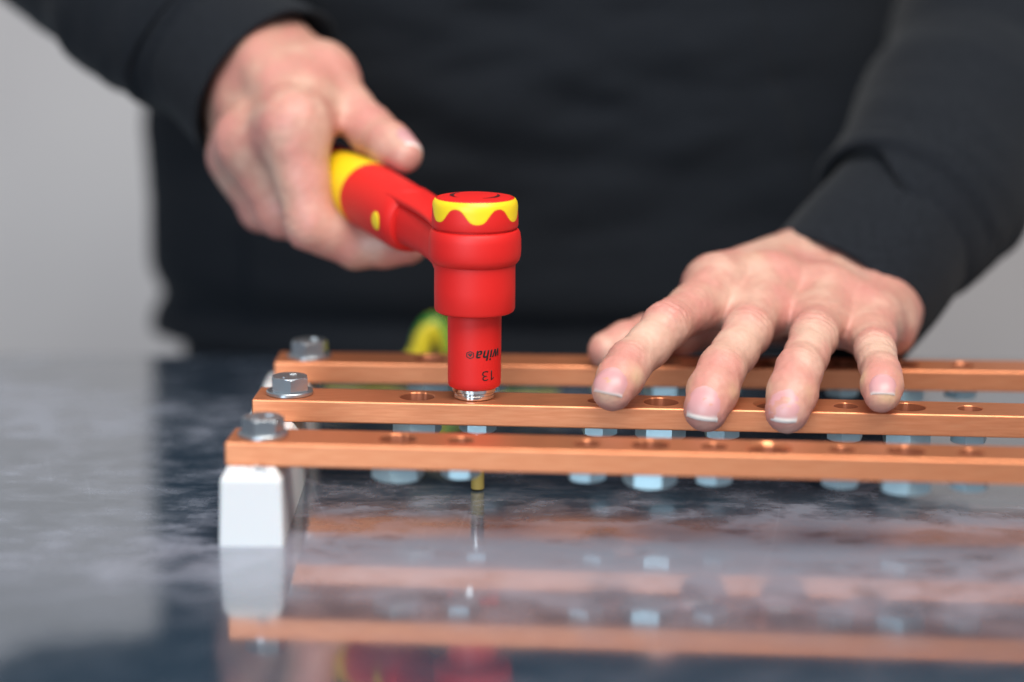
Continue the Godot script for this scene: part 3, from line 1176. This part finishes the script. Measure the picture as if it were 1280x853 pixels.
func left_hand() -> Array:
	var S := Sdf.new()
	S.k_join = 8.0
	var V := func(x: float, y: float, z: float) -> Vector3: return Vector3(x, y, z)
	# joints: knuckle, middle joint, end joint, tip
	var I := [V.call(76.9, 65.5, -47.2), V.call(55.5, 57.9, -8.6), V.call(41.8, 48.6, 11.0), V.call(35.1, 41.9, 25.3)]
	var D := [V.call(98.6, 64.0, -56.0), V.call(85.6, 54.7, -15.3), V.call(74.2, 45.8, 8.5), V.call(67.8, 35.0, 24.0)]
	var R := [V.call(119.5, 60.0, -54.7), V.call(109.1, 54.1, -10.5), V.call(101.2, 47.2, 13.4), V.call(95.6, 35.6, 28.0)]
	var P := [V.call(134.5, 54.1, -43.7), V.call(130.7, 49.7, -7.1), V.call(130.1, 45.8, 13.5), V.call(128.7, 41.1, 26.0)]
	var T := [V.call(108, 47, -92), V.call(80, 44.0, -82.0), V.call(52.5, 41.8, -62.6), V.call(35.5, 40.2, -47.6)]
	var W := Vector3(143, 63, -118)
	# palm and wrist
	for q in [[I, 11.5, 12.5], [D, 11.5, 13.0], [R, 11.0, 12.5], [P, 10.0, 12.5]]:
		var k: Vector3 = q[0][0]
		var down := Vector3(0, -4.5, -3)
		var w2 := W + (k - Vector3(110, 60, -50)) * 0.42
		S.add(k + down, w2, q[1], q[2], 0)
	S.add(W + Vector3(-8, 0, 4), V.call(160, 80, -140), 17.0, 18.0, 0)
	S.add(W + Vector3(8, -2, 4), V.call(168, 76, -140), 15.0, 17.0, 0)
	S.add(V.call(160, 80, -140), V.call(215, 140, -240), 19.0, 28.0, 0)
	S.add(V.call(143, 47, -60), V.call(152, 52, -98), 11.5, 13.5, 0)       # outer edge of the palm
	S.add(V.call(98, 50, -70), V.call(122, 50, -100), 11.0, 15.0, 0)       # ball of the thumb
	for q in [[I, D], [D, R], [R, P]]:                                     # webs, and the flat of the knuckles
		S.add(q[0][0].lerp(q[0][1], 0.38) + Vector3(0, -3.5, 0), q[1][0].lerp(q[1][1], 0.38) + Vector3(0, -3.5, 0), 6.4, 6.4, 0)
		S.add(q[0][0] + Vector3(0, -2, -4), q[1][0] + Vector3(0, -2, -4), 9.6, 9.6, 0)
	# fingers: two rings per bone, joints a little thicker
	var g := 1
	for q in [[I, [9.2, 8.6, 8.4, 7.8, 7.7, 7.9, 7.3]], [D, [9.4, 8.6, 8.6, 7.9, 8.1, 8.7, 7.9]], [R, [9.2, 8.4, 8.3, 7.7, 7.9, 8.5, 7.8]], [P, [8.0, 7.3, 7.1, 6.5, 6.6, 7.0, 6.4]], [T, [12.5, 10.2, 9.2, 8.4, 8.8, 8.4, 7.0]]]:
		var j: Array = q[0]
		var pts := [j[0], j[0].lerp(j[1], 0.55), j[1], j[1].lerp(j[2], 0.5), j[2], j[2].lerp(j[3], 0.55), j[3]]
		# the middle of each bone sags a little to the palm side
		pts[1] += Vector3(0, -1.3, 0)
		pts[3] += Vector3(0, -0.8, 0)
		S.chain(pts, q[1], g)
		g += 1
	# knuckle heads, tendons and veins on the back of the hand
	for q in [[I, 7.4], [D, 7.8], [R, 7.3], [P, 6.3]]:
		var k: Vector3 = q[0][0]
		S.add(k + Vector3(0.5, 2.0, -3.0), k + Vector3(0.8, 2.2, 1.5), q[1] + 0.6, q[1], 10)
		var w3 := W + (k - Vector3(110, 60, -50)) * 0.25 + Vector3(0, 15.0, -2)
		S.add(k + Vector3(0, 7.2, -6), w3, 2.6, 2.2, 11)
		S.add(k + Vector3(0, -1.5, -10), W + (k - Vector3(110, 60, -50)) * 0.30 + Vector3(0, 4.5, 0), 9.6, 11.0, 0)
	S.chain([V.call(88, 72, -62), V.call(101, 73, -78), V.call(121, 75.2, -93), V.call(139, 79, -112)], [1.9, 2.0, 2.2, 2.2], 12)
	S.chain([V.call(132, 64.5, -62), V.call(128, 68.5, -74), V.call(133, 71.5, -88), V.call(143, 76.5, -104)], [1.9, 2.0, 2.1, 2.1], 13)
	S.chain([V.call(112, 70.2, -68), V.call(119, 72, -80), V.call(121, 74.6, -92)], [1.7, 1.8, 1.9], 14)
	S.add(V.call(162, 76, -126), V.call(164, 76.5, -122), 11.0, 10.5, 10)     # wrist bone on the outer side
	var data := S.surface(0.95)
	var up := Vector3.UP
	var cr := []
	var ti := []
	for q in [[I, 1.0], [D, 1.0], [R, 1.0], [P, 0.85]]:
		var j: Array = q[0]
		var s: float = q[1]
		var d1: Vector3 = (j[2] - j[0]).normalized()
		cr.append([j[1], d1, orth(up, d1), 5.2 * s, 0.55, 2.6])
		var d2: Vector3 = (j[3] - j[1]).normalized()
		cr.append([j[2], d2, orth(up, d2), 2.6 * s, 0.24, 2.0])
		ti.append([j[0] + Vector3(0, 9, 0), 9.0, PINK, 0.5])
		ti.append([j[1] + Vector3(0, 8, -2), 8.5 * s, PINK, 0.7])
		ti.append([j[1].lerp(j[2], 0.55) + Vector3(0, 5, 0), 11.0 * s, PALE, 0.85])
		var d3: Vector3 = (j[3] - j[2]).normalized()
		ti.append([j[2] + d3 * 6.0, 9.5 * s, PINK, 0.95])
		ti.append([j[3] + d3 * 3.0, 9.5 * s, PINK, 0.9])
		var sd: Vector3 = d3.cross(orth(up, d3))
		ti.append([j[3] - d3 * 4.0 + sd * 7.5 * s + up * 3.0, 4.2 * s, WAX, 0.8])
		ti.append([j[3] - d3 * 4.0 - sd * 7.5 * s + up * 3.0, 4.0 * s, WAX, 0.7])
	for c in [[88, 74, -62], [95, 75, -70], [101, 75, -78], [111, 76, -85], [121, 77, -93], [132, 67, -62], [129, 70, -72], [131, 73, -82], [112, 72, -68], [119, 74, -80]]:
		ti.append([V.call(c[0], c[1], c[2]), 5.0, Color(0.43, 0.26, 0.235), 0.5])      # veins
	# index and little fingertip are pressed hard: waxy ends
	ti.append([I[3] + Vector3(-2, 2, 7), 5.5, WAX, 0.8])
	ti.append([P[3] + Vector3(1, 1, 6), 5.5, WAX, 0.8])
	ti.append([I[0] + Vector3(-4, 9, 0), 6.0, RED, 0.45])
	ti.append([V.call(112, 74, -62), 6.0, RED, 0.4])
	ti.append([T[3], 14.0, PINK, 0.5])
	ti.append([V.call(92, 72, -56), 5.0, WAX, 0.5])
	ti.append([V.call(158, 66, -120), 16.0, RED, 0.3])
	# nails
	var nails := []
	for q in [[I, 12.0, 10.6, 0.40, -0.3, -0.1], [D, 12.6, 13.0, 0.45, -0.5, -0.12], [R, 12.0, 12.6, 0.45, -0.5, -0.02], [P, 9.6, 8.6, 0.30, -0.3, 0.0]]:
		var j: Array = q[0]
		var d: Vector3 = (j[3] - j[2]).normalized()
		var o := orth(up, d)
		o = o.rotated(d, q[5])
		var c: Vector3 = j[3] + d * q[4]
		var sd := d.cross(o)
		nails.append(nail_mesh(S, c, d.rotated(sd, -q[3]), o.rotated(sd, -q[3]), q[1], q[2], 0.86 if q[3] > 0.42 else 0.93))
	return [finish_skin(data, cr, ti, 1.0), nails]

func right_hand() -> Array:
	var S := Sdf.new()
	S.k_join = 8.0
	S.k_side = 2.6
	var hub := Vector3(-13.3, 84, 5)
	var ax := Vector3(-0.0486, 0.0117, -0.095).normalized()
	var el := Vector3.UP.cross(ax).normalized()
	var eu := ax.cross(el)
	var G := func(l: float, u: float, v: float) -> Vector3: return hub + ax * l + el * u + eu * v
	var I := [G.call(115, 24.5, 24), G.call(101, 20.5, -12), G.call(95, 4, -20.5), G.call(83, -13, -18.5)]
	var D := [G.call(138, 32, 12), G.call(127, 22.5, -14), G.call(121, 3, -20.5), G.call(117, -14, -15)]
	var R := [G.call(155, 30, 2), G.call(146, 23, -17), G.call(141, 3, -22), G.call(137, -16, -16)]
	var P := [G.call(170, 26, -3), G.call(163, 20, -16), G.call(158, 4, -20), G.call(154, -12, -16)]
	var T := [G.call(196, 4, 40), G.call(146, -4, 33), G.call(112, -8.5, 20.5), G.call(86, -11, 16.8)]
	var W: Vector3 = G.call(215, 22, 44)
	for q in [[I, 12.0, 13.0], [D, 11.5, 14.0], [R, 11.0, 14.0], [P, 10.0, 13.0]]:
		var k: Vector3 = q[0][0]
		S.add(k - el * 4.0, W + (k - G.call(145, 34, 6)) * 0.38, q[1], q[2], 0)
	S.add(W, Vector3(-150, 160, -180), 20.0, 22.0, 0)
	S.add(Vector3(-150, 160, -180), Vector3(-200, 195, -255), 22.0, 28.0, 0)
	S.add(G.call(130, 12, 33), G.call(190, 4, 42), 9.0, 14.0, 0)
	S.add(G.call(150, 4, 30), G.call(190, 8, 30), 11.0, 13.0, 0)
	S.add(G.call(122, 17, 24), G.call(150, -2, 38), 9.0, 11.0, 0)
	S.add(I[0].lerp(I[1], 0.25), T[1], 8.5, 9.5, 0)
	S.add(I[0], D[0], 10.5, 10.5, 0)
	S.add(D[0], R[0], 10.5, 10.0, 0)
	var g := 1
	for q in [[I, [10.4, 10.2, 10.2, 9.0, 8.6, 8.2, 7.2]], [D, [11.0, 10.0, 9.8, 8.8, 8.6, 8.0, 7.0]], [R, [10.6, 9.6, 9.4, 8.6, 8.2, 7.6, 6.8]], [P, [9.6, 8.6, 8.4, 7.6, 7.4, 7.0, 6.2]], [T, [14.0, 11.4, 10.0, 8.6, 9.2, 8.4, 6.8]]]:
		var j: Array = q[0]
		S.chain([j[0], j[0].lerp(j[1], 0.55), j[1], j[1].lerp(j[2], 0.5), j[2], j[2].lerp(j[3], 0.55), j[3]], q[1], g)
		g += 1
	for q in [[I, 7.6], [D, 8.2], [R, 7.6], [P, 6.6]]:
		var k: Vector3 = q[0][0]
		S.add(k + el * 2.5, k + el * 2.0 + ax * 4.0, q[1], q[1], 10)
	var data := S.surface(1.35)
	var cr := []
	var ti := []
	for q in [I, D, R, P]:
		var d1: Vector3 = (q[1] - q[0]).normalized()
		ti.append([q[0] + el * 9.0, 10.0, PINK, 0.8])
		ti.append([q[1] + el * 6.0 - eu * 5.0, 11.0, PINK, 0.8])
		cr.append([q[1], d1, (el - eu).normalized(), 5.0, 0.6, 2.8])
	ti.append([I[0] + el * 8.0 + eu * 2.0, 7.0, RED, 0.35])
	ti.append([I[0].lerp(D[0], 0.5) + el * 8.0, 6.0, RED, 0.55])
	ti.append([I[0].lerp(I[1], 0.5), 14.0, PALE, 0.5])
	ti.append([T[2] + eu * 9.0 - el * 3.0 - ax * 2.0, 4.5, Color(0.20, 0.045, 0.07), 0.75])
	ti.append([T[3], 10.0, PINK, 0.8])
	ti.append([T[2] + eu * 8.0, 9.0, PINK, 0.8])
	ti.append([I[3], 12.0, PINK, 0.6])
	var td: Vector3 = (T[3] - T[2]).normalized()
	var tc := td
	cr.append([T[2], td, eu, 5.0, 0.6, 2.6])
	var to := orth((eu - el * 0.9 * 0.0 - el * 0.55).normalized(), td)
	var nails := [nail_mesh(S, T[3] - td * 2.0, td, to, 11.0, 12.5, 0.93)]
	return [finish_skin(data, cr, ti, 1.0), nails]

# ------------------------------------------------------------------ clothes
func sleeve_mesh(pts: Array, radii: Array, seed_: int, n := 90) -> ArrayMesh:
	var vals := []
	for r in radii: vals.append(Vector3(r, r, 0) * MM)
	var p := []
	for q in pts: p.append(q * MM)
	var res := resample(p, vals, n)
	var rad := []
	for v in res[1]: rad.append(Vector2(v.x, v.y))
	var nz := noise(0.022, 3, seed_)
	var shape := func(i: int, a: float) -> float:
		var c: Vector3 = res[0][i] / MM
		var f := 1.0 + 0.055 * nz.get_noise_3d(c.x * 1.6 + cos(a) * 20, c.y * 1.6 + sin(a) * 20, c.z * 1.6)
		f += 0.030 * sin(i * 0.42 + 1.5 * sin(a + seed_) + 2.0 * nz.get_noise_2d(i * 3.0, a * 12.0)) * smoothstep(2.0, 12.0, i)
		return f
	return rows_mesh(sweep_rows(res[0], rad, Vector3(0, 1, 0.2).normalized(), 72, shape), true)

# knitted cuff: a tube with a rolled open end and an inside
func cuff_mesh(pts: Array, radii: Array, squash: float, seed_: int) -> ArrayMesh:
	var vals := []
	for r in radii: vals.append(Vector3(r, r * squash, 0) * MM)
	var p := []
	for q in pts: p.append(q * MM)
	var res := resample(p, vals, 26)
	var path := []
	var rad := []
	# inside first, then round the lip, then the outside
	for i in range(25, 0, -1):
		path.append(res[0][i])
		rad.append(Vector2(res[1][i].x, res[1][i].y) - Vector2.ONE * 2.4 * MM)
	var t: Vector3 = (res[0][0] - res[0][1]).normalized()
	for k in 7:
		var a := PI * k / 6
		path.append(res[0][0] + t * sin(a) * 1.2 * MM)
		rad.append(Vector2(res[1][0].x, res[1][0].y) + Vector2.ONE * (-1.2 - 1.2 * cos(a)) * MM)
	for i in range(1, 26):
		path.append(res[0][i])
		rad.append(Vector2(res[1][i].x, res[1][i].y))
	var nz := noise(0.03, 2, seed_)
	var rows := []
	var side := Vector3.ZERO
	for i in path.size():
		var ax: Vector3 = -t
		if i < 24: ax = (path[i] - path[i + 1]).normalized()
		elif i > 33: ax = (path[i] - path[i - 1]).normalized()
		if i == 0: side = ax.cross(Vector3(0, 1, 0.2)).normalized()
		else: side = (side - ax * side.dot(ax)).normalized()
		var nrm := side.cross(ax).normalized()
		var row := []
		for k in 96:
			var a := TAU * k / 96
			var f := 1.0 + 0.035 * nz.get_noise_2d(cos(a) * 30 + i * 0.3, sin(a) * 30)
			row.append(path[i] + (side * cos(a) * rad[i].x + nrm * sin(a) * rad[i].y) * f)
		rows.append(row)
	return rows_mesh(rows, true)

func torso_point(a: float, h: float, grow := 0.0) -> Vector3:
	var nz: FastNoiseLite = M.fold
	# half widths change with height: blousing above the hem band, chest wider
	var rx := 196.0
	var rz := 98.0
	if h < -20.0:
		var f := smoothstep(-20.0, -4.0, h) if h > -20.0 else 0.0
		rx = 180.0 + 8.0 * f
		rz = 88.0
	var bl := exp(-pow((h - 2.0) / 9.0, 2.0))
	rx -= 6.0 * bl
	rz -= 7.0 * bl
	rx += 10.0 * smoothstep(150.0, 350.0, h)
	rz += 14.0 * smoothstep(100.0, 350.0, h)
	var e := 2.0 / 2.5
	var c := cos(a)
	var s := sin(a)
	var x := signf(c) * pow(absf(c), e) * (rx + grow)
	var z := signf(s) * pow(absf(s), e) * (rz + grow)
	var p := Vector3(x + 11.0, h, z - 372.0)
	var fold := nz.get_noise_3d(p.x * 0.5, h * 1.5, p.z * 0.5) * 11.0 * (1.0 - 0.75 * absf(c)) + nz.get_noise_3d(p.x * 1.2 + 90 + h * 0.5, h * 3.0, p.z * 1.2) * 5.0 * (1.0 - 0.8 * absf(c))
	fold *= 0.4 + 0.6 * smoothstep(10.0, 60.0, h)
	return (p + Vector3(x, 0, z * 1.6).normalized() * fold) * MM

func clothes(t: Node3D) -> void:
	M.fold = noise(0.011, 3, 91)
	var rows := []
	var hs := []
	for i in 130: hs.append(lerpf(-75.0, 470.0, i / 129.0))
	for h in hs:
		var row := []
		for k in 128: row.append(torso_point(TAU * k / 128, h))
		rows.append(row)
	# close over the shoulders
	for q in [[0.8, 486.0], [0.5, 497.0], [0.05, 502.0]]:
		var row := []
		for k in 128:
			var p: Vector3 = torso_point(TAU * k / 128, 470.0)
			row.append(Vector3(p.x * q[0], q[1] * MM, -0.372 + (p.z + 0.372) * q[0]))
		rows.append(row)
	rows.reverse()
	var hood := put("sweatshirt", rows_mesh(rows, true), M.cloth, t)
	# kangaroo pocket laid on the front
	var pr := []
	for i in 44:
		var f := i / 43.0
		var h := lerpf(2.0, 163.0, f)
		var half := 0.70 - 0.24 * smoothstep(0.25, 0.95, f)
		var row := []
		for k in 56:
			var g := lerpf(-1, 1, k / 55.0)
			var e := maxf(absf(g), absf(2.0 * f - 1.0))
			row.append(torso_point(PI / 2 - g * half, h, 3.2 if e < 0.97 else -1.0))
		pr.append(row)
	put("front_pocket", rows_mesh(pr, false), M.cloth, hood)
	# right arm (left in the picture)
	var rs := [Vector3(-122, 141.5, -159), Vector3(-131, 147.5, -166), Vector3(-149, 161, -178), Vector3(-184, 185, -223), Vector3(-233, 232, -314), Vector3(-226, 340, -368), Vector3(-150, 470, -375)]
	put("sleeve", sleeve_mesh(rs, [33.0, 37.5, 41.0, 45.0, 53.0, 62.0, 70.0], 3), M.cloth, hood)
	put("cuff", cuff_mesh([Vector3(-101.8, 129.6, -145.4), Vector3(-115, 138, -155), Vector3(-129, 146, -165)], [39.5, 36.5, 34.0], 0.92, 4), M.cloth, hood)
	# left arm (right in the picture)
	var ls := [Vector3(157, 76, -126), Vector3(161, 79.5, -131), Vector3(182.6, 101.3, -165), Vector3(214.5, 139, -234), Vector3(259, 205, -329), Vector3(245, 330, -372), Vector3(150, 470, -375)]
	put("sleeve", sleeve_mesh(ls, [34.0, 40.0, 44.0, 47.0, 53.0, 62.0, 70.0], 6), M.cloth, hood)
	put("cuff", cuff_mesh([Vector3(126.5, 49.8, -92.5), Vector3(143, 63, -109.5), Vector3(161, 79, -131)], [36.5, 37.0, 35.0], 0.92, 5), M.cloth, hood)
	# trousers below the hem, behind the bench
	var tr := []
	for i in 12:
		var f := i / 11.0
		var row := []
		for k in 64:
			var a := TAU * k / 64
			row.append(Vector3(11 + cos(a) * lerpf(172, 165, f), lerpf(-60, -420, f), -372 + sin(a) * lerpf(82, 78, f)) * MM)
		tr.append(row)
	put("trousers", rows_mesh(tr, true), M.trousers, t)
